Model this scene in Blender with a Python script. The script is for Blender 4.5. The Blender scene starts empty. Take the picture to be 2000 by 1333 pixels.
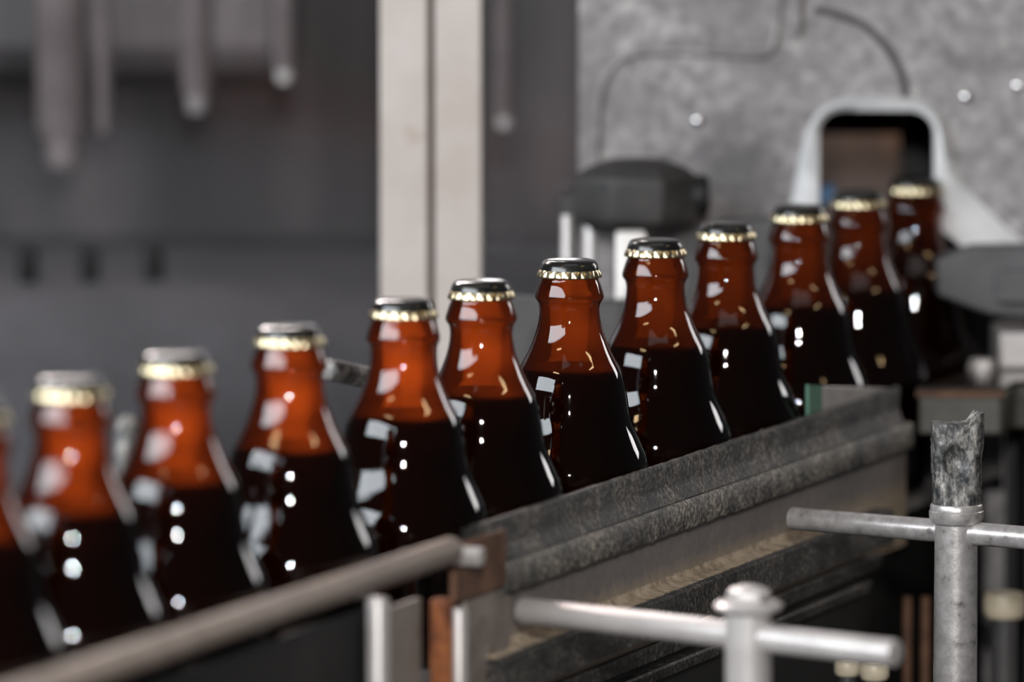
import bpy, bmesh, math, random
from mathutils import Vector, Matrix, noise
random.seed(7)
S = bpy.context.scene
COL = S.collection

# ------------------------------------------------------------------ camera model (2000 x 1333 px)
F = 12500.0
VH = -650.0
CX, CY = 1000.0, 666.5
ZC = 1.354
PITCH = math.atan((CY - VH) / F)
FWD = Vector((0, math.cos(PITCH), -math.sin(PITCH)))
UP = Vector((0, math.sin(PITCH), math.cos(PITCH)))
CAM = Vector((0, 0, ZC))
ZCAP = 1.06           # height of the crimped rim of a cap
ZBELT = 0.90          # top of the conveyor chain
ZBED = 0.70           # top of the machine bed

def ray(u, v):
    return FWD + Vector((1, 0, 0)) * ((u - CX) / F) - UP * ((v - CY) / F)
def PY(u, v, y):                       # on a wall that faces the camera at distance y
    r = ray(u, v); return CAM + r * (y / r.y)
def PZ(u, v, z):                       # on a level plane
    r = ray(u, v); return CAM + r * ((z - ZC) / r.z)

caps_px = [(-62, 818), (137, 770), (343, 722), (565, 660), (787, 611), (940, 573), (1112, 531),
           (1280, 493), (1417, 459), (1560, 425), (1675, 398), (1786, 371)]
spots = [PZ(u, v, ZCAP) for u, v in caps_px]
_n = len(spots); _mx = sum(p.x for p in spots) / _n; _my = sum(p.y for p in spots) / _n
_b = sum((p.x - _mx) * (p.y - _my) for p in spots) / sum((p.x - _mx) ** 2 for p in spots)
D = Vector((1, _b, 0)); D.normalize()          # running direction of the row
N = Vector((D.y, -D.x, 0))                      # sideways, towards the camera
def _snap(p, u):                                # the point of the straight row seen in that column
    r = ray(u, CY); q = Vector((_mx, _my, 0)) - CAM
    t = (q.x * N.x + q.y * N.y) / (r.x * N.x + r.y * N.y)
    c = CAM + r * t
    return Vector((c.x, c.y, ZCAP))
spots = [_snap(p, u) for p, (u, v) in zip(spots, caps_px)]
R0 = Vector((spots[6].x, spots[6].y, 0))        # origin on the row, under the sharpest bottle
ROWANG = math.atan2(D.y, D.x)
def PN(u, v, n):                                # on an upright plane parallel to the row
    r = ray(u, v); q = R0 + N * n - CAM
    t = (q.x * N.x + q.y * N.y) / (r.x * N.x + r.y * N.y)
    return CAM + r * t
def rowpt(s, n, z):
    p = R0 + D * s + N * n; return Vector((p.x, p.y, z))
def sn(p):                                      # row coordinates of a point
    q = p - R0; return q.x * D.x + q.y * D.y, q.x * N.x + q.y * N.y
def zref(v, n, u=1300): return PN(u, v, n).z
def sref(u, v, n): return sn(PN(u, v, n))[0]

# ------------------------------------------------------------------ materials
def newmat(name):
    m = bpy.data.materials.new(name); m.use_nodes = True
    nt = m.node_tree; nt.nodes.clear()
    out = nt.nodes.new('ShaderNodeOutputMaterial')
    return m, nt, out
def L(nt, a, b): nt.links.new(a, b)
def noise_node(nt, scale, detail=6, rough=.6, stretch=(1, 1, 1), dist=0.0):
    tc = nt.nodes.new('ShaderNodeTexCoord'); mp = nt.nodes.new('ShaderNodeMapping')
    mp.inputs['Scale'].default_value = stretch
    n = nt.nodes.new('ShaderNodeTexNoise')
    n.inputs['Scale'].default_value = scale; n.inputs['Detail'].default_value = detail
    n.inputs['Roughness'].default_value = rough; n.inputs['Distortion'].default_value = dist
    L(nt, tc.outputs['Object'], mp.inputs['Vector']); L(nt, mp.outputs['Vector'], n.inputs['Vector'])
    return n
def ramp(nt, fac, stops):
    r = nt.nodes.new('ShaderNodeValToRGB')
    while len(r.color_ramp.elements) < len(stops): r.color_ramp.elements.new(.5)
    for e, (p, c) in zip(r.color_ramp.elements, stops):
        e.position = p; e.color = (c[0], c[1], c[2], 1)
    L(nt, fac, r.inputs['Fac']); return r
def worn(name, stops, scale=60, rough=(.35, .6), metallic=.0, bump=.0, bscale=None, detail=8, stretch=(1, 1, 1),
         spec=.5, dist=0.0, stains=None):
    """a surface whose colour follows a mottled wear pattern"""
    m, nt, out = newmat(name)
    b = nt.nodes.new('ShaderNodeBsdfPrincipled')
    n = noise_node(nt, scale, detail, .62, stretch, dist)
    r = ramp(nt, n.outputs['Fac'], stops)
    col = r.outputs['Color']
    if stains:
        n3 = noise_node(nt, stains[0], 6, .6)
        r3 = ramp(nt, n3.outputs['Fac'], [(stains[1], (0, 0, 0)), (stains[2], (1, 1, 1))])
        mx = nt.nodes.new('ShaderNodeMix'); mx.data_type = 'RGBA'
        L(nt, r3.outputs['Color'], mx.inputs['Factor'])
        L(nt, col, mx.inputs['A']); mx.inputs['B'].default_value = (*stains[3], 1)
        col = mx.outputs['Result']
    L(nt, col, b.inputs['Base Color'])
    mr = nt.nodes.new('ShaderNodeMapRange')
    mr.inputs['To Min'].default_value, mr.inputs['To Max'].default_value = rough
    L(nt, n.outputs['Fac'], mr.inputs['Value']); L(nt, mr.outputs['Result'], b.inputs['Roughness'])
    b.inputs['Metallic'].default_value = metallic
    b.inputs['Specular IOR Level'].default_value = spec
    if bump:
        n2 = noise_node(nt, bscale or scale * 4, 6, .7, stretch)
        bp = nt.nodes.new('ShaderNodeBump'); bp.inputs['Strength'].default_value = bump
        bp.inputs['Distance'].default_value = .0008
        L(nt, n2.outputs['Fac'], bp.inputs['Height']); L(nt, bp.outputs['Normal'], b.inputs['Normal'])
    L(nt, b.outputs['BSDF'], out.inputs['Surface'])
    return m
def plain(name, col, rough=.5, metallic=0., spec=.5):
    return worn(name, [(.3, [c * .88 for c in col]), (.7, [min(1, c * 1.1) for c in col])], 40, (rough * .85, rough * 1.15),
                metallic, spec=spec)

def grime(name, fine, coarse, fscale=650, cscale=26, rough=(.4, .65), metallic=.1, bump=.9, dust=None, stretch=(1, 1, 1)):
    """fine scuffs multiplied by broad patches of dirt; dust = (z0, z1, colour): a dusty band of ragged height"""
    m, nt, out = newmat(name)
    b = nt.nodes.new('ShaderNodeBsdfPrincipled')
    n = noise_node(nt, fscale, 5, .7, stretch); r = ramp(nt, n.outputs['Fac'], fine)
    n2 = noise_node(nt, cscale, 6, .62); r2 = ramp(nt, n2.outputs['Fac'], coarse)
    mx = nt.nodes.new('ShaderNodeMix'); mx.data_type = 'RGBA'; mx.blend_type = 'MULTIPLY'; mx.inputs['Factor'].default_value = 1
    L(nt, r.outputs['Color'], mx.inputs['A']); L(nt, r2.outputs['Color'], mx.inputs['B'])
    col = mx.outputs['Result']
    if dust:
        tc = nt.nodes.new('ShaderNodeTexCoord'); sp = nt.nodes.new('ShaderNodeSeparateXYZ'); L(nt, tc.outputs['Object'], sp.inputs[0])
        n3 = noise_node(nt, 130, 6, .7)
        ad = nt.nodes.new('ShaderNodeMath'); ad.operation = 'MULTIPLY_ADD'; ad.inputs[1].default_value = .014
        L(nt, n3.outputs['Fac'], ad.inputs[0]); L(nt, sp.outputs['Z'], ad.inputs[2])
        mr = nt.nodes.new('ShaderNodeMapRange'); mr.inputs['From Min'].default_value = dust[0] + .007; mr.inputs['From Max'].default_value = dust[1] + .007
        mr.inputs['To Min'].default_value = .85; mr.inputs['To Max'].default_value = 0
        L(nt, ad.outputs[0], mr.inputs['Value'])
        m2 = nt.nodes.new('ShaderNodeMix'); m2.data_type = 'RGBA'
        L(nt, mr.outputs['Result'], m2.inputs['Factor']); L(nt, col, m2.inputs['A']); m2.inputs['B'].default_value = (*dust[2], 1)
        col = m2.outputs['Result']
    L(nt, col, b.inputs['Base Color'])
    mr = nt.nodes.new('ShaderNodeMapRange'); mr.inputs['To Min'].default_value, mr.inputs['To Max'].default_value = rough
    L(nt, n2.outputs['Fac'], mr.inputs['Value']); L(nt, mr.outputs['Result'], b.inputs['Roughness'])
    b.inputs['Metallic'].default_value = metallic
    bp = nt.nodes.new('ShaderNodeBump'); bp.inputs['Strength'].default_value = bump; bp.inputs['Distance'].default_value = .0006
    L(nt, n.outputs['Fac'], bp.inputs['Height']); L(nt, bp.outputs['Normal'], b.inputs['Normal'])
    L(nt, b.outputs['BSDF'], out.inputs['Surface']); return m
_z7 = zref(1168, .062)
M = {}
def amber():
    m, nt, out = newmat('amber_glass')
    lw = nt.nodes.new('ShaderNodeLayerWeight'); lw.inputs['Blend'].default_value = .5
    cr = ramp(nt, lw.outputs['Facing'], [(0., (.60, .24, .08)), (.5, (.42, .14, .035)), (.8, (.12, .028, .007)), (1., (.012, .003, .002))])
    tr = nt.nodes.new('ShaderNodeBsdfTransparent'); L(nt, cr.outputs['Color'], tr.inputs['Color'])
    c2 = ramp(nt, lw.outputs['Facing'], [(0., (.95, .34, .11)), (.45, (.76, .25, .078)), (.78, (.22, .055, .013)), (1., (.015, .004, .002))])
    tl = nt.nodes.new('ShaderNodeBsdfTranslucent'); L(nt, c2.outputs['Color'], tl.inputs['Color'])
    mx = nt.nodes.new('ShaderNodeMixShader'); mx.inputs[0].default_value = .50
    L(nt, tr.outputs[0], mx.inputs[1]); L(nt, tl.outputs[0], mx.inputs[2])
    gl = nt.nodes.new('ShaderNodeBsdfGlossy'); gl.inputs['Roughness'].default_value = .03
    fr = nt.nodes.new('ShaderNodeFresnel'); fr.inputs['IOR'].default_value = 1.52
    mg = nt.nodes.new('ShaderNodeMixShader')
    L(nt, fr.outputs[0], mg.inputs[0]); L(nt, mx.outputs[0], mg.inputs[1]); L(nt, gl.outputs[0], mg.inputs[2])
    L(nt, mg.outputs[0], out.inputs['Surface'])
    return m
M['amber'] = amber()
M['beer'] = worn('dark_beer', [(.4, (.003, .003, .003)), (.7, (.006, .005, .005))], 30, (.5, .6), spec=.1)
M['captop'] = worn('cap_enamel', [(.35, (.008, .008, .008)), (.7, (.018, .018, .016))], 90, (.14, .22), .0)
M['gold'] = worn('cap_brass', [(.3, (.50, .41, .24)), (.7, (.76, .67, .46))], 150, (.24, .34), 1.0)
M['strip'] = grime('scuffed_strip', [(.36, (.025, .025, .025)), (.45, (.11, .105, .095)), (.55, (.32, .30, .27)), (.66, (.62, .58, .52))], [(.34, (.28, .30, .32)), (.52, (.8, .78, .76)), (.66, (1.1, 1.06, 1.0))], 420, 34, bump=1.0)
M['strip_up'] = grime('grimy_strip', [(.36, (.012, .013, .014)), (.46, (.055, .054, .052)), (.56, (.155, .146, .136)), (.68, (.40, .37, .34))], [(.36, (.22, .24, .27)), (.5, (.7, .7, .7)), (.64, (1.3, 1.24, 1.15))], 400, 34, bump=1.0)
M['rust_dark'] = worn('dark_rust', [(.3, (.06, .028, .016)), (.6, (.15, .072, .038)), (.75, (.26, .14, .08))], 70, (.6, .8), .1, .3)
M['beige'] = worn('pale_beige_enamel', [(.3, (.50, .43, .31)), (.7, (.68, .60, .46))], 60, (.3, .4))
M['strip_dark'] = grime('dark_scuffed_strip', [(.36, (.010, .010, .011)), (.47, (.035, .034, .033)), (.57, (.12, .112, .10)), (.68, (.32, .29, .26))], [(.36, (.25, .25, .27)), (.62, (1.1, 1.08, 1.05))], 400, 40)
M['plate'] = grime('dull_steel_plate', [(.3, (.22, .20, .19)), (.7, (.30, .275, .262))], [(.3, (.75, .75, .75)), (.7, (1.05, 1.03, 1.02))], 200, 14, (.42, .55), .25, .12, (_z7 - ZBED, _z7 - ZBED + .012, (.50, .40, .29)))
M['dirt'] = worn('sandy_dirt', [(.3, (.20, .155, .11)), (.5, (.46, .37, .265)), (.75, (.66, .56, .44))], 160, (.8, .95), 0, .9, 500)
M['steel'] = worn('worn_steel', [(.28, (.17, .16, .155)), (.42, (.44, .42, .41)), (.75, (.68, .66, .65))], 150, (.24, .38), .55, .15, 600, stains=(60, .66, .76, (.22, .13, .075)))
M['steel_clean'] = worn('pale_steel', [(.3, (.46, .435, .425)), (.7, (.60, .575, .56))], 60, (.34, .45), .35)
M['cast'] = grime('battered_cast_metal', [(.36, (.03, .031, .033)), (.46, (.085, .085, .085)), (.55, (.22, .215, .205)), (.66, (.50, .48, .45))], [(.36, (.30, .33, .35)), (.5, (.8, .8, .8)), (.64, (1.1, 1.08, 1.04))], 260, 75, (.4, .65), .35, .9, stretch=(1, 1, .4))
M['rust'] = worn('rust', [(.3, (.09, .028, .012)), (.5, (.28, .09, .03)), (.7, (.46, .17, .06))], 90, (.7, .9), .1, .5)
M['tan'] = worn('tan_plate', [(.3, (.20, .17, .148)), (.7, (.30, .262, .235))], 45, (.5, .65), .1, .1, stains=(55, .58, .72, (.11, .05, .028)))
M['brownrod'] = worn('dull_brown_rod', [(.3, (.25, .205, .175)), (.7, (.36, .30, .26))], 40, (.45, .55), .15)
M['wall'] = worn('blotchy_plate', [(.30, (.10, .095, .095)), (.44, (.22, .208, .21)), (.57, (.31, .292, .294)), (.72, (.54, .505, .50))], 95, (.5, .62), .08, .5, 200, stains=(14, .48, .70, (.15, .14, .14)))
def wall_dark_patch(m, cen, rad, dark):
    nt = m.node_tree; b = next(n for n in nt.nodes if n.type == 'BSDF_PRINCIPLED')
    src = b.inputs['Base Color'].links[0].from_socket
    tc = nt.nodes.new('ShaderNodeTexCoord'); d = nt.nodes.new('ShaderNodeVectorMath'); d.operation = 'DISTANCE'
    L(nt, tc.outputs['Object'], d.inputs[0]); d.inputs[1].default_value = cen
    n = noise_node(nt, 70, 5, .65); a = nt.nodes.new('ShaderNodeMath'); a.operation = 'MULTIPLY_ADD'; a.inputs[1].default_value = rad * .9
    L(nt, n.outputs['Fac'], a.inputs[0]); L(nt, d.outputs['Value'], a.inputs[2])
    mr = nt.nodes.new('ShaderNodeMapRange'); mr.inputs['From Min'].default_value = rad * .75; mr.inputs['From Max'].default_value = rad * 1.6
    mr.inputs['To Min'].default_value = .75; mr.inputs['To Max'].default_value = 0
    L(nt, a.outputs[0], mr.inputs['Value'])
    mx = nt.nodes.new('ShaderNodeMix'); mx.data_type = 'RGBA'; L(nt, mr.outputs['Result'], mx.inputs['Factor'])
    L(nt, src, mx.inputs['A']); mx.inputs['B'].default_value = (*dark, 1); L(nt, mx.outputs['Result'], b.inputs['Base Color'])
wall_dark_patch(M['wall'], PY(1440, 335, 3.62), .040, (.050, .049, .052))  # ragged patch of darker grey mixed into the plate colour
M['liner'] = worn('pale_liner', [(.3, (.50, .51, .52)), (.7, (.68, .68, .68))], 30, (.45, .6))
M['post'] = worn('cream_upright', [(.35, (.44, .382, .345)), (.65, (.52, .472, .44))], 18, (.45, .55), 0, .05, stains=(40, .66, .80, (.34, .26, .20)))
M['seam'] = plain('brown_seam', (.11, .075, .06), .7)
M['black'] = plain('black_machine', (.010, .010, .010), .55, 0, .3)
M['darkgrey'] = worn('dark_grey_enamel', [(.3, (.035, .035, .036)), (.7, (.075, .072, .072))], 30, (.4, .55), .0, .1)
M['knob'] = worn('dark_hub', [(.3, (.014, .014, .014)), (.55, (.03, .028, .027)), (.75, (.06, .052, .044))], 45, (.45, .65))
M['greyarm'] = worn('grey_guide', [(.3, (.050, .051, .053)), (.7, (.10, .10, .104))], 40, (.45, .6))
M['green'] = plain('green_paint', (.10, .22, .16), .5)
M['table'] = worn('olive_grey_panel', [(.3, (.055, .055, .046)), (.7, (.095, .093, .080))], 50, (.4, .55), .15, .1)
M['wettop'] = worn('wet_dark_deck', [(.3, (.012, .009, .008)), (.7, (.04, .028, .022))], 60, (.15, .3))
M['white'] = plain('white_block', (.86, .83, .80), .5)
M['pinkgrey'] = worn('pinkish_tube', [(.3, (.22, .185, .183)), (.7, (.40, .345, .34))], 18, (.35, .45), .2)
M['pinkgrey_dark'] = worn('pinkish_vessel', [(.34, (.07, .066, .066)), (.5, (.17, .15, .15)), (.66, (.32, .28, .278))], 11, (.4, .55), .1, stretch=(1, 1, .25))
M['drum'] = worn('drum_grey', [(.35, (.085, .085, .09)), (.65, (.14, .137, .145))], 9, (.6, .75))
M['chrome'] = plain('chrome', (.85, .85, .85), .12, 1.0)
M['inner'] = worn('chamber_back', [(.32, (.045, .044, .044)), (.5, (.078, .074, .074)), (.68, (.17, .148, .146))], 9, (.6, .8), stretch=(1, 1, .3))
M['brownback'] = worn('brown_chamber', [(.3, (.05, .04, .037)), (.55, (.13, .10, .09)), (.7, (.27, .16, .10))], 22, (.6, .8))
M['blue'] = plain('blue_plastic', (.05, .16, .34), .5)
M['bed'] = worn('bed_paint', [(.3, (.012, .012, .012)), (.7, (.03, .027, .025))], 15, (.5, .7))
M['floor'] = worn('concrete', [(.3, (.16, .155, .15)), (.7, (.27, .26, .25))], 4, (.6, .8))
def pane():
    m, nt, out = newmat('scratched_clear_pane')
    tr = nt.nodes.new('ShaderNodeBsdfTransparent'); tr.inputs['Color'].default_value = (.86, .86, .87, 1)
    gl = nt.nodes.new('ShaderNodeBsdfGlossy'); gl.inputs['Roughness'].default_value = .12
    fr = nt.nodes.new('ShaderNodeFresnel'); fr.inputs['IOR'].default_value = 1.5
    mg = nt.nodes.new('ShaderNodeMixShader')
    L(nt, fr.outputs[0], mg.inputs[0]); L(nt, tr.outputs[0], mg.inputs[1]); L(nt, gl.outputs[0], mg.inputs[2])
    L(nt, mg.outputs[0], out.inputs['Surface']); return m
M['pane'] = pane()

# ------------------------------------------------------------------ mesh helpers
def link_bm(name, bm, mat, parent=None, smooth=True, angle=35, bevel=0):
    me = bpy.data.meshes.new(name)
    bmesh.ops.recalc_face_normals(bm, faces=bm.faces)
    if smooth:
        for f in bm.faces: f.smooth = True
        for e in bm.edges:
            if len(e.link_faces) == 2 and e.calc_face_angle(0) > math.radians(angle): e.smooth = False
    bm.to_mesh(me); bm.free()
    o = bpy.data.objects.new(name, me); COL.objects.link(o)
    me.materials.append(M[mat])
    if parent is not None:
        o.parent = parent
        o.matrix_parent_inverse = Matrix.Identity(4)
        o.data.transform(parent_world(parent).inverted())
    if bevel:
        b = o.modifiers.new('bevel', 'BEVEL'); b.width = bevel; b.segments = 2; b.limit_method = 'ANGLE'
    return o
def parent_world(o):
    mw = o.matrix_basis.copy()
    if o.parent is not None: mw = parent_world(o.parent) @ mw
    return mw
def tag(o, label, cat, group=None, kind=None):
    o['label'] = label; o['category'] = cat
    if group: o['group'] = group
    if kind: o['kind'] = kind
    return o
def struct(o):
    o['kind'] = 'structure'; return o
def empty(name, loc, label, cat, group=None, rot=0):
    o = bpy.data.objects.new(name, None); COL.objects.link(o)
    o.location = loc; o.rotation_euler = (0, 0, rot); o.empty_display_size = .02
    return tag(o, label, cat, group)

def bm_lathe(prof, seg=48, origin=(0, 0, 0), axis=None, cap=True, rmod=None):
    """prof: (r, h) pairs; axis None = +z"""
    bm = bmesh.new(); rings = []
    o = Vector(origin)
    if axis is None: q = Matrix.Identity(3)
    else: q = Vector((0, 0, 1)).rotation_difference(Vector(axis).normalized()).to_matrix()
    for i, (r, h) in enumerate(prof):
        if r < 1e-6:
            rings.append([bm.verts.new(o + q @ Vector((0, 0, h)))])
        else:
            ring = []
            for k in range(seg):
                a = 2 * math.pi * k / seg
                rr = r if rmod is None else rmod(r, h, a)
                ring.append(bm.verts.new(o + q @ Vector((rr * math.cos(a), rr * math.sin(a), h))))
            rings.append(ring)
    for a, b in zip(rings, rings[1:]):
        if len(a) == 1 and len(b) == 1: continue
        for k in range(seg):
            k2 = (k + 1) % seg
            if len(a) == 1: bm.faces.new((a[0], b[k], b[k2]))
            elif len(b) == 1: bm.faces.new((a[k], a[k2], b[0]))
            else: bm.faces.new((a[k], a[k2], b[k2], b[k]))
    if cap:
        for ring in (rings[0], rings[-1]):
            if len(ring) > 1: bm.faces.new(ring)
    return bm
def bm_rod(p, q, r, seg=28, round_=.25):
    """a rod with softened ends"""
    p, q = Vector(p), Vector(q); h = (q - p).length; e = r * round_
    return bm_lathe([(0, 0), (r - e, 0), (r - e * .3, e * .3), (r, e), (r, h - e), (r - e * .3, h - e * .3), (r - e, h), (0, h)], seg, p, q - p)
def bm_poly(pts, back):
    """a slab: outline pts in space, pushed by the vector back"""
    bm = bmesh.new(); back = Vector(back)
    a = [bm.verts.new(p) for p in pts]; b = [bm.verts.new(Vector(p) + back) for p in pts]
    bm.faces.new(a); bm.faces.new(b[::-1]); n = len(pts)
    for i in range(n): bm.faces.new((a[i], b[i], b[(i + 1) % n], a[(i + 1) % n]))
    return bm
def bm_box(x0, x1, y0, y1, z0, z1):
    return bm_poly([(x0, y0, z0), (x1, y0, z0), (x1, y0, z1), (x0, y0, z1)], (0, y1 - y0, 0))
def bm_run(prof, s0, s1, segs=1, jit=0.0, ends=None, seed=0, rough_pts=None):
    """a profile of (n, z) run along the row from s0 to s1; jit roughens it; ends shifts each profile point's start/end"""
    bm = bmesh.new(); rings = []
    for i in range(segs + 1):
        t = i / segs; ring = []
        for k, (n, z) in enumerate(prof):
            a, b = s0, s1
            if ends: a += ends[k][0]; b += ends[k][1]
            s = a + (b - a) * t
            dn = dz = 0
            if jit and (rough_pts is None or k in rough_pts):
                dn = jit * noise.noise(Vector((s * 420, k * 7.1 + seed, 1.3)))
                dz = jit * noise.noise(Vector((s * 420, k * 5.3 + seed, 9.7))) + jit * .8 * noise.noise(Vector((s * 90, k * 3.3 + seed, 4.1)))
            ring.append(bm.verts.new(rowpt(s, n + dn, z + dz)))
        rings.append(ring)
    n = len(prof)
    for a, b in zip(rings, rings[1:]):
        for k in range(n): bm.faces.new((a[k], a[(k + 1) % n], b[(k + 1) % n], b[k]))
    bm.faces.new(rings[0]); bm.faces.new(rings[-1][::-1])
    return bm
def bm_tube(pts, r, seg=12):
    bm = bmesh.new(); rings = []
    pts = [Vector(p) for p in pts]
    for i, p in enumerate(pts):
        t = (pts[min(i + 1, len(pts) - 1)] - pts[max(i - 1, 0)]).normalized()
        s = t.cross(Vector((0, 1, 0)));
        if s.length < 1e-4: s = Vector((1, 0, 0))
        s.normalize(); w = s.cross(t)
        rings.append([bm.verts.new(p + (s * math.cos(2 * math.pi * k / seg) + w * math.sin(2 * math.pi * k / seg)) * r) for k in range(seg)])
    for a, b in zip(rings, rings[1:]):
        for k in range(seg): bm.faces.new((a[k], a[(k + 1) % seg], b[(k + 1) % seg], b[k]))
    bm.faces.new(rings[0]); bm.faces.new(rings[-1][::-1]); return bm
def smooth_curve(pts, n=8):
    out = []
    P = [pts[0]] + list(pts) + [pts[-1]]
    for i in range(1, len(P) - 2):
        for k in range(n):
            t = k / n
            out.append(tuple(.5 * (2 * P[i][c] + (P[i + 1][c] - P[i - 1][c]) * t + (2 * P[i - 1][c] - 5 * P[i][c] + 4 * P[i + 1][c] - P[i + 2][c]) * t * t
                                   + (3 * P[i][c] - P[i - 1][c] - 3 * P[i + 1][c] + P[i + 2][c]) * t ** 3) for c in range(len(pts[0]))))
    out.append(tuple(pts[-1])); return out

# ------------------------------------------------------------------ the bottles
mm = .001
# radius (mm) against the distance below the crimped rim (mm)
BOTTLE = [(12.8, -2.5), (13.6, 0.5), (14.3, 3.2), (15.2, 5.5), (16.4, 9.2), (16.9, 11.2), (16.6, 12.8), (15.5, 14.4), (14.9, 16.5), (14.8, 19.0),
          (15.1, 22.5), (15.9, 26.5), (17.3, 31.0), (19.3, 36.0), (21.8, 41.0), (24.4, 46.0), (26.4, 51.0), (27.7, 56.0), (28.5, 61.0),
          (29.2, 66.0), (30.3, 71.0), (32.2, 76.5), (34.8, 82.5), (37.3, 88.0), (39.0, 93.0), (39.8, 98.0), (40.0, 104.0),
          (40.0, 140.0), (39.6, 148.0), (38.2, 154.0), (35.5, 158.5), (31.5, 160.0)]
H0 = ZCAP - ZBELT
fine = smooth_curve(BOTTLE, 4)
def make_bottle():
    root = empty('beer_bottle', (0, 0, 0), '', 'bottle', 'capped bottles in the conveyor row')
    prof = [(r * mm, H0 - d * mm) for r, d in fine]
    prof = [(0, prof[0][1])] + prof + [(.020, H0 - .1575), (0, H0 - .156)]
    link_bm('glass_body', bm_lathe(prof, 72, cap=False), 'amber', root, angle=80)
    lv = 46.0
    ins = [(r - 1.3, d) for r, d in fine if d >= lv and d < 157]
    bp = [(0, H0 - lv * mm)] + [(r * mm, H0 - d * mm) for r, d in ins] + [(.02, H0 - .1555), (0, H0 - .1545)]
    link_bm('beer', bm_lathe(bp, 64, cap=False), 'beer', root, angle=60)
    cap = link_bm('crown_cap', bm_lathe([(0, H0 + 6.9 * mm), (.006, H0 + 6.85 * mm), (.0105, H0 + 6.6 * mm), (.0124, H0 + 6.1 * mm), (.01335, H0 + 5.2 * mm),
                                         (.0140, H0 + 3.8 * mm), (.01445, H0 + 2.2 * mm), (.0147, H0 + 1.2 * mm), (.0135, H0 + 1.0 * mm)], 84, cap=False), 'captop', root, angle=50)
    def teeth(r, h, a):
        d = max(0, min(1, (H0 + 1.7 * mm - h) / (1.4 * mm)))
        return r + d * (abs(math.cos(10.5 * a)) - .6) * .8 * mm
    link_bm('crimped_rim', bm_lathe([(.01445, H0 + 1.9 * mm), (.0148, H0 + 1.3 * mm), (.01515, H0 + .5 * mm), (.01545, H0 - .5 * mm), (.0157, H0 - 1.3 * mm), (.0157, H0 - 1.8 * mm), (.0155, H0 - 2.1 * mm),
                                     (.0146, H0 - 2.1 * mm), (.0140, H0 - .8 * mm)], 252, cap=False, rmod=teeth), 'gold', cap, angle=70)
    return root
blabel = ['brown bottle cut off by the left edge, only cap rim and amber shoulder showing',
          'very blurred brown bottle, first one wholly in view at the left end of the row',
          'blurred brown bottle with a mottled clip end showing just left of its neck',
          'brown bottle with neck wholly before the dark window, last one left of cream upright',
          'brown bottle whose capped neck overlaps the left bar of the cream upright',
          'brown bottle whose capped neck overlaps the right bar of the cream upright',
          'sharpest brown bottle in the row, standing just left of the white block',
          'brown bottle whose cap covers part of the white block below the dark hub',
          'brown bottle directly right of the one covering the white block',
          'brown bottle before the pale left rim of the wall opening, cap beside blue scrap',
          'brown bottle whose gold rim shows against the dark wall opening, centred in front of it',
          'brown bottle standing inside the wall opening, last and farthest of the row']
proto = make_bottle()
def copy_tree(o, parent=None):
    c = o.copy(); COL.objects.link(c)
    if parent is not None: c.parent = parent
    for ch in list(o.children): copy_tree(ch, c)
    return c
for i, p in enumerate(spots):
    b = proto if i == 0 else copy_tree(proto)
    b.location = (p.x, p.y, ZBELT); b.rotation_euler = (0, 0, i * 1.37)
    b['label'] = blabel[i]

# ------------------------------------------------------------------ setting: floor, bed, wall, panes
YW = 3.62
struct(link_bm('floor', bm_box(-4, 4, -1.5, 7, -.05, 0), 'floor'))
bed = tag(link_bm('machine_bed', bm_box(-1.2, 1.2, 2.3, 5.0, .001, ZBED), 'bed', bevel=.004),
          'black machine bed under the conveyor and its posts', 'machine bed')

# wall with the bottle opening
def px_loop(pts, y): return [PY(u, v, y) for u, v in pts]
open_px = [(1600, 470)] + [(1600, 268)]
for k in range(7):
    a = math.pi - k / 6 * math.pi / 2
    open_px.append((1645 + 45 * math.cos(a), 262 - 45 * math.sin(a)))
for k in range(7):
    a = math.pi / 2 - k / 6 * math.pi / 2
    open_px.append((1780 + 45 * math.cos(a), 262 - 45 * math.sin(a)))
open_px += [(1825, 440), (1862, 468), (1925, 520), (1955, 580), (1960, 700), (1960, 960), (1530, 960), (1530, 590), (1545, 540), (1575, 500)]
WX0 = PY(1130, 300, YW).x
ztop = 1.75
def wall_mesh():
    bm = bmesh.new()
    hole = [bm.verts.new(p) for p in px_loop(open_px, YW)]
    outer = [bm.verts.new(v) for v in [(WX0, YW, ZBED), (.355, YW, ZBED), (.355, YW, ztop), (WX0, YW, ztop)]]
    es = []
    for lp in (hole, outer):
        for i in range(len(lp)): es.append(bm.edges.new((lp[i], lp[(i + 1) % len(lp)])))
    bmesh.ops.triangle_fill(bm, edges=es, use_beauty=True)
    r = bmesh.ops.extrude_face_region(bm, geom=bm.faces[:])
    vs = [g for g in r['geom'] if isinstance(g, bmesh.types.BMVert)]
    bmesh.ops.translate(bm, vec=(0, .012, 0), verts=vs)
    return bm
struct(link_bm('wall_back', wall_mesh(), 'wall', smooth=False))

struct(link_bm('chamber_dark_sheet', bm_box(PY(1758, 300, 3.9).x, .343, 3.90, 3.91, ZBED, 1.139), 'black', smooth=False))  # black sheet added to darken the right side inside the opening
struct(link_bm('chamber_dark_header', bm_box(.121, PY(1756, 300, 3.9).x, 3.90, 3.91, PY(1700, 262, 3.9).z, 1.139), 'black', smooth=False))  # black sheet added to darken the top of the view into the opening
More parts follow.
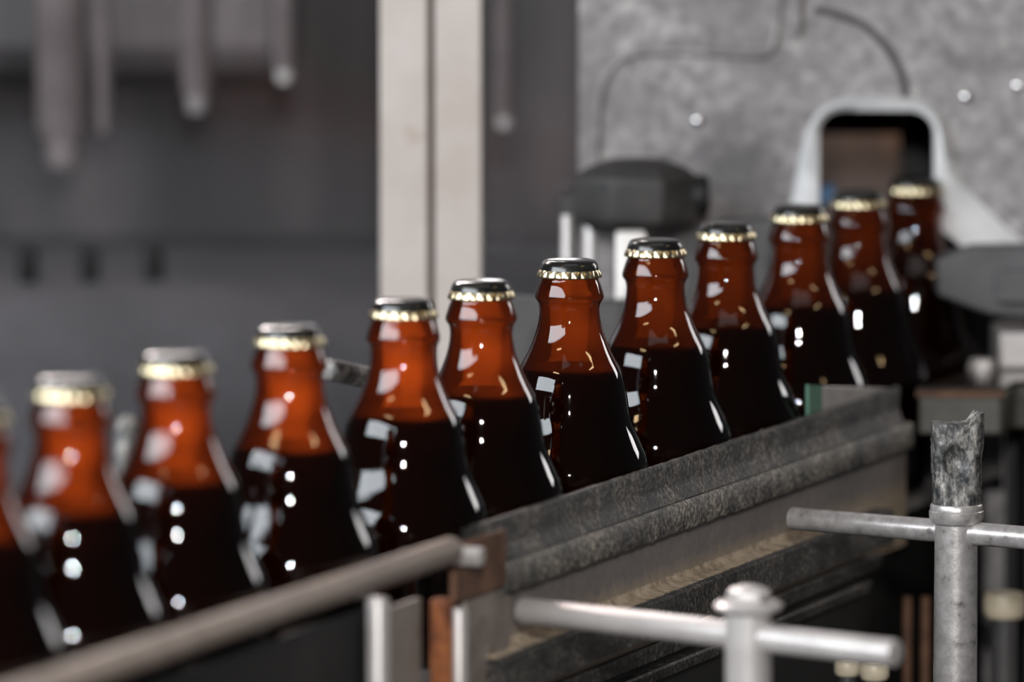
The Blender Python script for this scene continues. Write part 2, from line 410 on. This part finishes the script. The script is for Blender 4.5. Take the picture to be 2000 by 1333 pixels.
# pale cast rim round the opening: inner outline = opening, outer outline flares towards the bottom
inner = [(1600, 470), (1600, 262)] + open_px[2:16] + [(1825, 440), (1862, 468), (1925, 520)]
outer_ = [(1530, 470), (1552, 360), (1560, 315), (1572, 262), (1590, 226), (1615, 203), (1640, 193), (1662, 189), (1700, 188), (1735, 190), (1780, 190), (1808, 196), (1832, 212),
          (1850, 238), (1857, 275), (1862, 300), (1868, 332), (1905, 385), (1960, 440), (2010, 480)]
def liner_mesh():
    bm = bmesh.new()
    n = 40
    def resample(pts):
        P = [Vector((a, b, 0)) for a, b in pts]; ds = [0]
        for a, b in zip(P, P[1:]): ds.append(ds[-1] + (b - a).length)
        out = []
        for k in range(n + 1):
            t = ds[-1] * k / n
            for i in range(len(P) - 1):
                if t <= ds[i + 1] + 1e-6:
                    f = (t - ds[i]) / max(1e-6, ds[i + 1] - ds[i]); out.append(P[i].lerp(P[i + 1], f)); break
        return out
    I, O = resample(inner), resample(outer_)
    rows = []
    for a, b in zip(I, O):
        m_ = a.lerp(b, .55)
        rows.append([bm.verts.new(PY(a.x, a.y, YW + .006)), bm.verts.new(PY(a.x, a.y, YW - .004)), bm.verts.new(PY(m_.x, m_.y, YW - .006)), bm.verts.new(PY(b.x, b.y, YW - .0005)), bm.verts.new(PY(b.x, b.y, YW + .006))])
    for r, s in zip(rows, rows[1:]):
        for k in range(5): bm.faces.new((r[k], r[(k + 1) % 5], s[(k + 1) % 5], s[k]))
    bm.faces.new(rows[0]); bm.faces.new(rows[-1][::-1])
    return bm
struct(link_bm('trim_1', liner_mesh(), 'liner', angle=60))
# raised beads on the plate
def bead(name, pts, rpx, mat):
    P = [PY(u, v, YW - .0005) for u, v in smooth_curve(pts, 8)]
    return struct(link_bm(name, bm_tube(P, rpx / F * YW), mat))
bead('trim_2', [(1163, 345), (1165, 260), (1172, 185), (1195, 130), (1240, 104), (1330, 100), (1420, 104), (1490, 106), (1512, 80), (1520, 0), (1521, -80)], 9, 'wall')
bead('trim_3', [(1556, -80), (1556, 30), (1553, 68)], 13, 'wall')
bead('trim_4', [(1590, 18), (1640, 30), (1690, 52), (1735, 98), (1762, 150), (1768, 188)], 7, 'darkgrey')

# cream double upright
up = empty('machine_upright', PY(842, 600, YW - .02) * 1.0, 'cream double-bar upright between the large and the narrow dark window', 'upright')
up.location.z = ZBED
for (a, b) in ((742, 836), (849, 941)):
    x0, x1 = PY(a, 300, YW - .03).x, PY(b, 300, YW - .03).x
    link_bm('bar', bm_box(x0, x1, YW - .03, YW, ZBED, ztop), 'post', up, bevel=.0012)
x0, x1 = PY(830, 300, YW - .02).x, PY(856, 300, YW - .02).x
link_bm('seam', bm_box(x0, x1, YW - .022, YW - .002, ZBED, ztop), 'seam', up)

# panes with the filler behind them
xl, xr = PY(-300, 300, YW).x, PY(745, 300, YW).x
struct(link_bm('window_1', bm_box(xl, xr, YW + .002, YW + .006, ZBED, ztop), 'pane', smooth=False))
x2 = PY(938, 300, YW).x
struct(link_bm('window_2', bm_box(x2, WX0, YW + .002, YW + .006, ZBED, ztop), 'pane', smooth=False))
YB = 4.35
struct(link_bm('wall_rear', bm_box(-1.2, .12, YB, YB + .03, ZBED, ztop), 'inner', smooth=False))
struct(link_bm('wall_chamber', bm_box(.12, .355, YB - .25, YB - .22, ZBED, ztop), 'brownback', smooth=False))
struct(link_bm('wall_partition', bm_box(.10, .12, YW + .02, YB, ZBED, ztop), 'black', smooth=False))
struct(link_bm('ceiling', bm_box(.12, .355, YW + .012, YB - .22, 1.14, 1.16), 'black', smooth=False))
struct(link_bm('wall_right', bm_box(.343, .355, YW + .012, YB - .25, ZBED, ztop), 'black', smooth=False))

def filler(u, vend, w, y, label, mat='pinkgrey', tip='pinkgrey'):
    p = PY(u, vend, y); r = w / 2 / F * y
    t = empty('filling_tube', (p.x, p.y, p.z), label, 'tube', 'filling tubes behind the large window')
    link_bm('tube', bm_lathe([(0, r * .6), (r * .8, r * .6), (r, r * .9), (r, 1.74 - p.z)], 28, p), mat, t)
    link_bm('nozzle', bm_lathe([(0, -r * .5), (r * .55, -r * .5), (r * .7, 0), (r * .7, r * .62)], 28, p), tip, t)
    return t
filler(125, 300, 105, 4.10, 'widest pinkish filling tube, behind the left end of the large window')
filler(203, 250, 32, 4.02, 'thin pale tube just right of the widest pinkish one')
filler(385, 205, 62, 4.05, 'pale tipped tube hanging low near the middle of the large window', 'pinkgrey', 'steel_clean')
filler(556, 150, 44, 4.00, 'brightest tipped tube, last one before the cream upright', 'pinkgrey', 'white')
filler(985, 240, 40, 3.95, 'pale blurred tube seen through the narrow window right of the upright', 'pinkgrey', 'white')

bw = tag(link_bm('filler_bowl', bm_box(-.95, PY(585, 100, 4.2).x, 4.20, 4.30, PY(100, 150, 4.2).z, 1.74), 'pinkgrey_dark', bevel=.02), 'large pinkish grey vessel behind the top of the large window', 'vessel')
ZDR = PY(200, 560, 4.0).z
dr = tag(link_bm('filler_drum', bm_lathe([(0, ZBED), (.62, ZBED), (.62, ZDR - .09), (.614, ZDR - .055), (.60, ZDR - .03), (.575, ZDR - .010), (.54, ZDR), (0, ZDR)], 96, (-.36, 4.55, 0)), 'drum'), 'grey round machine drum low behind the large window', 'drum')
for uu in (30, 152, 280):
    pp = PY(uu, 545, 3.92); pp = Vector((pp.x, 0, 0))
    yy = 4.55 - math.sqrt(.53 ** 2 - (pp.x + .36) ** 2); zt0 = ZDR
    tag(link_bm('drum_stud', bm_rod((pp.x, yy, zt0), (pp.x, yy, zt0 + .022), .0065), 'black'), 'dark stud standing on the grey drum behind the large window', 'stud', 'dark studs on the drum')
for uu, vv, lab in ((1364, 236, 'small shiny screw on the blotchy wall above the dark hub'), (1888, 190, 'small shiny screw on the wall, upper right of the opening'), (1990, 168, 'small shiny screw on the wall at the right edge, highest of them')):
    pp = PY(uu, vv, YW)
    tag(link_bm('wall_screw', bm_lathe([(0, -.001), (.0032, -.001), (.0030, .0008), (.0018, .0018), (0, .0021)], 24, pp, (0, -1, 0)), 'chrome'), lab, 'screw')
# ------------------------------------------------------------------ things on the wall side
# dark faceted hub
hy = 3.565
c = PY(1243, 382, hy)
hub = empty('clamp_hub', (c.x, c.y, c.z - .02), 'dark faceted hub in front of the blotchy wall, above the white block', 'hub')
def bm_faceted(prof, sides, origin, rot=0, sx=1, sy=1):
    bm = bm_lathe(prof, sides)
    bmesh.ops.rotate(bm, verts=bm.verts, cent=(0, 0, 0), matrix=Matrix.Rotation(rot, 3, 'Z'))
    bmesh.ops.scale(bm, verts=bm.verts, vec=(sx, sy, 1))
    bmesh.ops.translate(bm, verts=bm.verts, vec=origin); return bm
link_bm('hub_body', bm_faceted([(0, -.0225), (.022, -.0215), (.036, -.014), (.0375, -.008), (.0375, .010), (.030, .0155), (.015, .0205), (0, .0215)], 8, c, math.pi / 8, 1.0, .6), 'knob', hub, angle=20, bevel=.0015)
link_bm('end_cap', bm_rod(c + Vector((.030, 0, 0)), c + Vector((.0408, 0, 0)), .0115), 'black', hub)
ye = hy + .012
for (uu, v0, v1, w) in ((1107, 420, 600, 22), (1152, 440, 600, 26)):
    p = PY(uu, v0, ye)
    link_bm('stud', bm_rod((p.x, p.y, ZBED), p, w / 2 / F * ye), 'steel_clean', hub)
link_bm('arm', bm_poly([PY(1090, 390, ye), PY(1200, 350, ye), PY(1200, 420, ye), PY(1090, 440, ye)], (0, .02, 0)), 'knob', hub, bevel=.002)
# white block
wy = 3.50
a, b = PY(1203, 456, wy), PY(1263, 600, wy)
wb = tag(link_bm('white_block', bm_box(a.x, b.x, wy, wy + .02, ZBED, a.z), 'white', bevel=.002), 'white upright block behind the cap under the dark hub', 'block')
# grey plate behind the bottles, right of the hub
gp = tag(link_bm('grey_cover_plate', bm_poly([PY(1300, 470, 3.59), PY(1420, 432, 3.59), PY(1575, 425, 3.59), PY(1575, 700, 3.59), PY(1300, 700, 3.59)], (0, .02, 0)), 'greyarm', bevel=.001),
         'plain grey cover plate behind the bottles, right of the dark hub', 'plate')
gp2 = tag(link_bm('guard_plate', bm_poly([PY(930, 575, 3.475), PY(1120, 590, 3.475), PY(1300, 586, 3.475), PY(1300, 586, 3.475) + Vector((0, 0, -.33)), PY(930, 586, 3.475) + Vector((0, 0, -.33))], (0, .015, 0)), 'darkgrey', bevel=.001),
         'dark grey guard plate low behind the sharpest bottles', 'plate')
# blue scrap
bl = PY(1615, 372, YW - .008)
tag(link_bm('blue_tag', bm_poly([PY(1598, 400, YW + .03), PY(1600, 368, YW + .03), PY(1632, 356, YW + .03), PY(1626, 400, YW + .03)], (0, .006, 0)), 'blue', bevel=.001),
    'small blue plastic scrap at the left side of the wall opening', 'tag')

# mottled clips behind the row at the left
def clip(u0, v0, u1, v1, w, n, label):
    a, b = PN(u0, v0, n), PN(u1, v1, n)
    t = empty('guide_clip', (b.x, b.y, ZBED), label, 'clip', 'mottled clips behind the left bottles')
    link_bm('clip_arm', bm_rod(a, b, w / 2 / F * a.y, 24, .4), 'cast', t)
    link_bm('stem', bm_rod((b.x, b.y, ZBED), (b.x, b.y, b.z), .005), 'steel', t)
clip(252, 815, 232, 940, 46, -.046, 'mottled stone-like clip end standing between the two most blurred whole bottles')
clip(640, 722, 765, 748, 44, -.046, 'mottled lying clip end between the bottle necks left of the cream upright')

# ------------------------------------------------------------------ conveyor
cv = empty('bottle_conveyor', rowpt(0, 0, ZBED), 'black conveyor under the bottle row with dark side panel', 'conveyor')
s_a, s_b = -1.15, .78
link_bm('conveyor_frame', bm_run([(-.040, ZBED), (.036, ZBED), (.036, ZBELT - .006), (-.040, ZBELT - .006)], s_a, s_b), 'black', cv, smooth=False)
link_bm('chain', bm_run([(-.041, ZBELT - .0055), (.041, ZBELT - .0055), (.041, ZBELT - .0002), (-.041, ZBELT - .0002)], s_a, s_b), 'steel', cv, smooth=False)

# worn guide rail in front of the bottles
gr = empty('guide_rail', rowpt(sref(1300, 1000, .05), .05, ZBED), 'grimy dark grey metal guide rail running in front of the bottles', 'guide rail')
z = zref
sL, sR = sref(985, 1060, .050), sref(1752, 790, .048)
z0, z1, z2, z3 = z(899, .044), z(908, .048), z(985, .050), z(994, .0465)
link_bm('upper_strip', bm_run([(.0455, z2), (.0455, z0 - .001), (.0462, z0), (.0490, z1 + .001), (.0497, z1 - .001), (.0487, z1 - .010), (.0495, z2 + .006), (.0520, z2)],
                              sref(905, 1030, .0465), sR, 260, .0004, [(0, 0), (0, 0), (0, 0), (.012, 0), (.045, 0), (.05, 0), (.05, 0), (.05, 0)], 3, (2,)), 'strip_up', gr, angle=45)
z4, z5 = z(996, .056), z(1046, .056)
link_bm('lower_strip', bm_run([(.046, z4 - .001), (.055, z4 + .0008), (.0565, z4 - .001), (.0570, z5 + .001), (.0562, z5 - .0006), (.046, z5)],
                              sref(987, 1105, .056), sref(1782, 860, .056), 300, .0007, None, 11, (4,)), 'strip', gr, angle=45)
z6 = z(1175, .050)
link_bm('side_plate', bm_run([(.0455, z2 - .001), (.0500, z2 - .001), (.0500, z6 - .02), (.0455, z6 - .02)], sL, sref(1770, 930, .05), 1), 'plate', gr, smooth=False)
link_bm('end_plate', bm_run([(.0515, z2 - .004), (.0535, z2 - .004), (.0535, ZBED), (.0515, ZBED)], sref(905, 1180, .052), sref(990, 1180, .052), 1), 'tan', gr, smooth=False)
z7 = z(1168, .062)
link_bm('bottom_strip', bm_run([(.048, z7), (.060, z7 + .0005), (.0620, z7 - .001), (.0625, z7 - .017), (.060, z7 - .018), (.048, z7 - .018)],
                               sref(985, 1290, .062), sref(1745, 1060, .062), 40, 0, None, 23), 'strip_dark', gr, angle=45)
def dirt_prof():
    return [(.0499, z7 + .0050), (.0507, z7 + .0028), (.0530, z7 + .0013), (.0580, z7 + .0007), (.0602, z7 - .0002), (.0499, z7 - .0002)]
d_ = bm_run(dirt_prof(), sref(985, 1290, .062), sref(1640, 1050, .06), 320, .0005, None, 31)
link_bm('dirt_deposit', d_, 'dirt', gr, angle=60)
# lower bars under the rail
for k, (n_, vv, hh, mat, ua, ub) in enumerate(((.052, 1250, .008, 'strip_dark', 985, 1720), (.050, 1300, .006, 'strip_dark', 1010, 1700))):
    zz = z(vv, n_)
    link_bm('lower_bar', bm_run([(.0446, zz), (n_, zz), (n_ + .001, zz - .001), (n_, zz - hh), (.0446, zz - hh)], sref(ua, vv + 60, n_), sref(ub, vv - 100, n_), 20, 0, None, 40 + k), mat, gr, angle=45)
link_bm('skirt', bm_run([(.0425, ZBED), (.0445, ZBED), (.0445, z5 - .03), (.0425, z5 - .03)], sref(985, 1290, .04), sref(1740, 1000, .045), 1), 'black', gr, smooth=False)

# bracket with pins at the left end of the rail
def vrod(u, vtop, w, n, mat, parent, name, r_=.3):
    p = PN(u, vtop, n); return link_bm(name, bm_rod((p.x, p.y, ZBED), p, w / 2 / F * p.y, 26, r_), mat, parent)
pb = PN(800, 1333, .058)
br = empty('rail_bracket', (pb.x, pb.y, ZBED), 'rusty tan bracket with pale pins holding the left end of the rail', 'bracket')
link_bm('flat_plate', bm_run([(.050, ZBED), (.053, ZBED), (.053, z(1180, .053, 790)), (.050, z(1180, .053, 790))], sref(752, 1200, .053), sref(822, 1200, .053), 1), 'tan', br, smooth=False)
vrod(738, 1168, 44, .058, 'steel_clean', br, 'pin')
vrod(896, 1188, 36, .062, 'steel_clean', br, 'pin')
vrod(862, 1170, 44, .056, 'rust', br, 'rusty_post')
p = PN(893, 1085, .060)
link_bm('bolt_head', bm_rod(p - N * .010, p + N * .012, 21 / F * p.y, 6, .2), 'steel_clean', br, angle=20)
pa, pb_ = PN(868, 1110, .056), PN(940, 1110, .056)
link_bm('rust_lug', bm_run([(.0536, z(1165, .056, 930)), (.0570, z(1165, .056, 930)), (.0570, z(1052, .056, 930)), (.0536, z(1052, .056, 930))], sref(886, 1110, .056), sref(986, 1110, .056), 1), 'rust_dark', br, smooth=False, bevel=.001)

# round guide rod at the lower left
p, q = PN(-160, 1400, .066), PN(882, 1096, .066)
q.z = p.z = (p.z + q.z) / 2
gd = empty('guide_rod', (p.x, p.y, ZBED), 'blurred brown round rod running along the lower left corner', 'rod')
link_bm('rod', bm_rod(p, q, 27 / F * q.y, 32, .15), 'brownrod', gd)
t_ = p.lerp(q, -.25)
link_bm('stay', bm_rod((p.x + .01 * D.x, p.y + .01 * D.y, ZBED), (p.x + .01 * D.x, p.y + .01 * D.y, p.z), .006), 'steel', gd)
sp = tag(link_bm('splash_panel', bm_run([(.043, ZBED), (.046, ZBED), (.046, z(1200, .05, 700)), (.043, z(1200, .05, 700))], s_a, sref(760, 1250, .046), 1), 'black', smooth=False),
         'black splash panel below the blurred brown rod', 'panel')

# ------------------------------------------------------------------ T-handled clamp screws
def tee(u, vtop, y, r, bar, tilt, label, worn_tip):
    """bar = (left px, right px, v at the shaft)"""
    top = PY(u, vtop, y); k = y / F
    t = empty('clamp_screw', (top.x, top.y, ZBED), label, 'clamp screw', 'clamp screws with cross handles in front of the rail')
    return t, top, k
# sharp one, right
yT = 3.13
t, top, k = tee(1868, 985, yT, 43, None, 0, 'sharp steel clamp screw at the right with battered notched head', True)
rs = 43 * k
shaft_top = PY(1868, 1016, yT).z
link_bm('shaft', bm_lathe([(0, ZBED), (rs * 1.02, ZBED), (rs * 1.02, shaft_top - .12), (rs, shaft_top - .04), (rs * .98, shaft_top), (0, shaft_top)], 48, (top.x, top.y, 0)), 'steel', t)
zc0, zc1 = PY(1868, 1020, yT).z, PY(1868, 984, yT).z
rc = 54 * k
link_bm('collar', bm_lathe([(0, zc0 - .001), (rs, zc0 - .001), (rc * .93, zc0), (rc * .98, zc0 + .0015), (rc, zc0 + .0035), (rc, zc0 + .0055), (rc * .965, zc0 + .006), (rc * .965, zc1 - .001), (rc * .92, zc1), (0, zc1)], 48, (top.x, top.y, 0)), 'steel', t)
# battered head: rounded block, hollowed face, raised ear at the right
def head_mesh():
    H = PY(1868, 826, yT).z - zc1
    rx, ry = 50 * k, 40 * k
    bm = bmesh.new(); seg, lay = 72, 44; rings = []
    for j in range(lay + 1):
        f = j / lay; ring = []
        for i in range(seg):
            a = 2 * math.pi * i / seg
            ex = 2.6 + .8 * f
            ca, sa = math.cos(a), math.sin(a)
            rad = 1 / (abs(ca) ** ex + abs(sa) ** ex) ** (1 / ex)
            x, y = rx * rad * ca * .96, ry * rad * sa
            zz = f * H
            if x > 0 and f > .55:                           # right side swells into the ear
                x *= 1 + .10 * min(1, (f - .55) / .2)
            if x < 0 and f > .38: x *= 1.05
            if x < 0 and f < .38: x *= .985
            if f > .3 and y < 0:                            # hollow beaten into the front
                dd = math.hypot((x + .0005) / (.55 * rx), (f - .55) / .22)
                y += .0042 * max(0, 1 - dd * dd)
            if f > .97: zz += 0
            ear = max(0, (x / rx - .50) / .28)
            zz += f ** 7 * min(1, ear) ** 1.5 * 21 * k
            nz = noise.noise(Vector((x * 420, y * 420, zz * 420))) * .00050 + noise.noise(Vector((x * 1300, y * 1300, zz * 500))) * .00025
            ring.append(bm.verts.new((top.x + x * (1 + nz / rx), top.y + y * (1 + nz / ry), zc1 + zz + nz * .5 * f)))
        rings.append(ring)
    for a, b in zip(rings, rings[1:]):
        for i in range(seg): bm.faces.new((a[i], a[(i + 1) % seg], b[(i + 1) % seg], b[i]))
    bm.faces.new(rings[0][::-1])
    # top, drawn in towards a shallow dish
    last = rings[-1]
    for s_, dz in ((.86, .0002), (.5, 0.0)):
        new = []
        for v in last if s_ == .86 else inner_r:
            pass
        ref = rings[-1]
        new = [bm.verts.new((top.x + (v.co.x - top.x) * s_, top.y + (v.co.y - top.y) * s_, (v.co.z if s_ > .8 else zc1 + H) + dz)) for v in ref]
        for i in range(seg): bm.faces.new((last[i], last[(i + 1) % seg], new[(i + 1) % seg], new[i]))
        last = new; inner_r = new
    bm.faces.new(last)
    return bm
link_bm('battered_head', head_mesh(), 'cast', t, angle=50)
def cross(parent, u, v, y, al, lpx, rpx, r):
    c0 = PY(u, v, y); dr = Vector((math.cos(al), -math.sin(al), 0))
    def at(uu):
        # point of the level bar seen at column uu
        r0 = ray(uu, v); t_ = 0
        lo, hi = -.4, .4
        for _ in range(50):
            m_ = (lo + hi) / 2; P_ = c0 + dr * m_ - CAM
            if P_.x / P_.dot(FWD) * F + CX < uu: lo = m_
            else: hi = m_
        return c0 + dr * lo
    return link_bm('crossbar', bm_rod(at(lpx), at(rpx), r, 32, .12), 'steel', parent)
cross(t, 1868, 1040, yT, math.radians(33), 1546, 2190, 23 * k)
# blurred one, nearer
yN = 2.80
t, top, k = tee(1462, 1200, yN, 46, None, 0, 'blurred pale clamp screw with flanged head, nearest to the camera', False)
rs = 46 * k
zt = PY(1462, 1195, yN).z
link_bm('shaft', bm_lathe([(0, ZBED), (rs * 1.04, ZBED), (rs, zt), (0, zt)], 44, (top.x, top.y, 0)), 'steel_clean', t)
zh = PY(1462, 1150, yN).z
link_bm('flange', bm_lathe([(0, zt - .001), (rs, zt - .001), (66 * k, zt + .0012), (68 * k, zt + .003), (60 * k, zt + .0045), (0, zt + .005)], 44, (top.x, top.y, 0)), 'steel_clean', t)
link_bm('head', bm_lathe([(0, zt + .0045), (44 * k, zt + .0045), (44 * k, zh - .002), (38 * k, zh), (20 * k, zh + .0012), (0, zh + .0016)], 6, (top.x, top.y, 0)), 'steel_clean', t, angle=20, bevel=.0008)
cross(t, 1462, 1244, yN, math.radians(38), 1020, 1750, 27 * k).data.materials[0] = M['steel_clean']

# ------------------------------------------------------------------ guide table at the right
yt = 3.465
def TX(u, v=755): return PY(u, v, yt).x
zt_, zb_ = PY(1850, 757, yt).z, PY(1850, 850, yt).z
tb = empty('guide_table', (TX(1860), yt + .05, ZBED), 'olive grey table block with rusty top edge beside the wall opening', 'table')
# plan: keeps clear of the row on its left side
def plan(n):
    s_f = (yt - (R0 + N * n).y) / D.y; s_w = (YW - .006 - (R0 + N * n).y) / D.y
    return rowpt(s_f, n, 0), rowpt(s_w, n, 0)
fa, fb = plan(.047)
def slab(z0_, z1_, x_r=.35, ins=0., xr2=None):
    pts = [Vector((fa.x + ins, yt + ins, z0_)), Vector((TX(1962) - ins, yt + ins, z0_)), Vector((TX(1990) , yt + .03, z0_)), Vector((x_r, yt + .04, z0_)), Vector((x_r, YW - .008, z0_)), Vector((fb.x + ins, YW - .008, z0_))]
    return bm_poly(pts, (0, 0, z1_ - z0_))
link_bm('table_block', slab(zb_, zt_ - .003, ins=.0015), 'table', tb, smooth=False, bevel=.0015)
link_bm('table_top', slab(zt_ - .003, zt_), 'wettop', tb, smooth=False, bevel=.0008)
link_bm('rusty_edge', bm_box(fa.x, TX(1962), yt - .0012, yt + .0012, zt_ - .0052, zt_ - .0022), 'rust_dark', tb, smooth=False)
link_bm('table_leg', bm_box(.285, .345, yt + .05, YW - .03, ZBED, zb_), 'black', tb, smooth=False)
# bolt on the table
pbt = PZ(1918, 722, zt_)
bo = empty('hex_bolt', pbt, 'small shiny bolt head standing on the dark table top', 'bolt')
link_bm('washer', bm_lathe([(0, 0), (.0085, 0), (.0085, .0014), (0, .0014)], 32, pbt), 'steel_clean', bo)
link_bm('bolt_head', bm_lathe([(0, .0012), (.0072, .0012), (.0072, .005), (.0062, .0062), (0, .0062)], 6, pbt), 'steel_clean', bo, angle=20)
# silver block
a, b = PY(1945, 640, 3.58), PY(2090, 720, 3.58)
tag(link_bm('silver_block', bm_box(a.x, b.x, 3.555, YW - .002, zt_, a.z), 'steel_clean', bevel=.002), 'bright silver block on the table at the right edge, under the grey chamfered block', 'block')
# grey guide arm
ya = 3.54
ga = empty('guide_block', PY(1950, 620, ya), 'thick grey chamfered block reaching in from the right edge above the table', 'block')
link_bm('block_body', bm_poly([PY(u, v, ya) for u, v in ((1828, 512), (1845, 503), (1905, 484), (2120, 482), (2120, 632), (1935, 616), (1900, 604), (1832, 578))], (0, .028, 0)), 'greyarm', ga, smooth=False, bevel=.002)
link_bm('boss', bm_poly([PY(u, v, ya - .008) for u, v in ((1945, 535), (1960, 528), (2120, 528), (2120, 592), (1945, 592))], (0, .0085, 0)), 'greyarm', ga, smooth=False, bevel=.001)
link_bm('mount', bm_poly([PY(u, v, ya + .03) for u, v in ((2010, 560), (2120, 560), (2120, 770), (2010, 770))], (0, .02, 0)), 'darkgrey', ga, smooth=False)
# pale plate and green strip behind the rail's right end
n_ = .0445
def plate_px(pts): return [PN(u, v, n_) for u, v in pts]
tag(link_bm('pale_end_plate', bm_poly(plate_px([(1606, 755), (1700, 757), (1752, 760), (1752, 842), (1735, 838), (1606, 860)]), N * -.0018), 'steel_clean', bevel=.0004),
    'pale thin plate behind the right end of the rail, beside the table block', 'plate')
tag(link_bm('green_strip', bm_poly(plate_px([(1580, 752), (1606, 754), (1606, 868), (1580, 878)]), N * -.0018), 'green'),
    'small green strip left of the pale thin plate', 'strip')

# ------------------------------------------------------------------ below the table at the right
def brass(u, v, w, h, y, label):
    p = PY(u, v, y); r = w / 2 / F * y
    t = empty('brass_fitting', (p.x, p.y, ZBED), label, 'fitting', 'fittings under the table')
    link_bm('collar_ring', bm_lathe([(r * .62, r * .7), (r * .9, r * .7), (r, r * .45), (r, -r * .2), (r * .85, -r * .45), (r * .62, -r * .45), (r * .62, r * .7)], 36, p, cap=False), 'beige', t)
    link_bm('pipe', bm_lathe([(0, ZBED - p.z), (r * .62, ZBED - p.z), (r * .62, r * .35), (0, r * .4)], 28, p), 'darkgrey', t)
brass(1962, 1188, 84, 50, 3.40, 'large pale brass fitting low at the right edge, right of the sharp clamp screw')
brass(1655, 1308, 52, 30, 3.24, 'left one of two small brass fittings below the cross handle')
brass(1708, 1315, 58, 30, 3.23, 'right one of two small brass fittings below the cross handle')
for (u, lab) in ((1772, 'thin rust-brown upright rod, left one of two beside the sharp clamp screw'), (1808, 'thin rust-brown upright rod touching the left side of the sharp clamp screw in view')):
    p = PY(u, 1165, 3.42)
    tag(link_bm('brown_rod', bm_rod((p.x, p.y, ZBED), p, 10 / F * 3.42), 'rust_dark'), lab, 'rod', 'brown rods under the table')
tag(link_bm('under_panel', bm_box(.28, .35, 3.595, 3.605, ZBED, zb_ - .004), 'black', smooth=False), 'black panel closing the space below the table', 'panel')

# ------------------------------------------------------------------ light
def area(name, loc, target, sx, sy, power, col, spread=None):
    l = bpy.data.lights.new(name, 'AREA'); l.shape = 'RECTANGLE'; l.size, l.size_y = sx, sy
    l.energy = power; l.color = col
    if spread: l.spread = math.radians(spread)
    o = bpy.data.objects.new(name, l); COL.objects.link(o); o.location = loc
    o.rotation_euler = (Vector(target) - Vector(loc)).to_track_quat('-Z', 'Y').to_euler(); return o
T0 = Vector((0, 3.15, 1.05))
area('side_window', (-1.63, 1.52, 2.02), T0, 2.6, .72, 78, (.88, .94, 1.0))
area('overhead_fill', (.3, 1.4, 4.6), T0, 3.0, 2.0, 14, (1.0, .97, .95))  # unseen overhead fill, added for general light on the steel
area('hall_lamp', (-1.13, 1.47, 2.69), T0, .55, .07, 2.6, (1.0, .70, .36))
area('hall_lamp', (1.78, 2.20, 2.69), T0, .55, .07, 2.6, (1.0, .70, .36))
area('rim_light', (2.2, 5.0, 1.95), T0, .55, .8, 12, (1.0, .96, .95))  # unseen lamp added behind right for bright rims on the glass
area('bottle_backlight', (-.45, 3.86, 1.72), (-.12, 3.0, 1.02), .9, .15, 6, (1, .90, .85), 70)  # unseen backlight added to make the amber necks glow
area('rear_fill', (-.5, 3.9, 1.74), (-.5, 4.3, 1.2), .9, .12, 3.0, (1, .93, .92))  # unseen fill on the vessel and rear wall behind the pane
area('chamber_fill', (.20, 3.95, 1.128), (.20, 4.085, 1.04), .10, .03, .16, (1, .85, .75))  # unseen lamp added to brighten the brown back of the chamber
fl = bpy.data.lights.new('flash', 'POINT'); fl.energy = 170; fl.shadow_soft_size = .055; fl.color = (1, .97, .95)
fo = bpy.data.objects.new('flash', fl); COL.objects.link(fo); fo.location = (.02, .25, 1.62)
w = bpy.data.worlds.new('hall'); S.world = w; w.use_nodes = True
w.node_tree.nodes['Background'].inputs[0].default_value = (.85, .85, .9, 1)
w.node_tree.nodes['Background'].inputs[1].default_value = .05

# ------------------------------------------------------------------ camera
cd = bpy.data.cameras.new('camera'); cd.sensor_width = 36; cd.lens = F * 36 / 2000
cd.clip_start = .05
cd.dof.use_dof = True; cd.dof.focus_distance = 3.135; cd.dof.aperture_fstop = cd.lens / 45.0
co = bpy.data.objects.new('camera', cd); COL.objects.link(co); co.location = CAM
co.rotation_euler = (math.pi / 2 - PITCH, 0, 0); S.camera = co
S.view_settings.view_transform = 'Standard'; S.view_settings.look = 'None'
S.view_settings.exposure = 0.0; S.view_settings.gamma = 1; S.view_settings.use_curve_mapping = False
S.cycles.transparent_max_bounces = 24
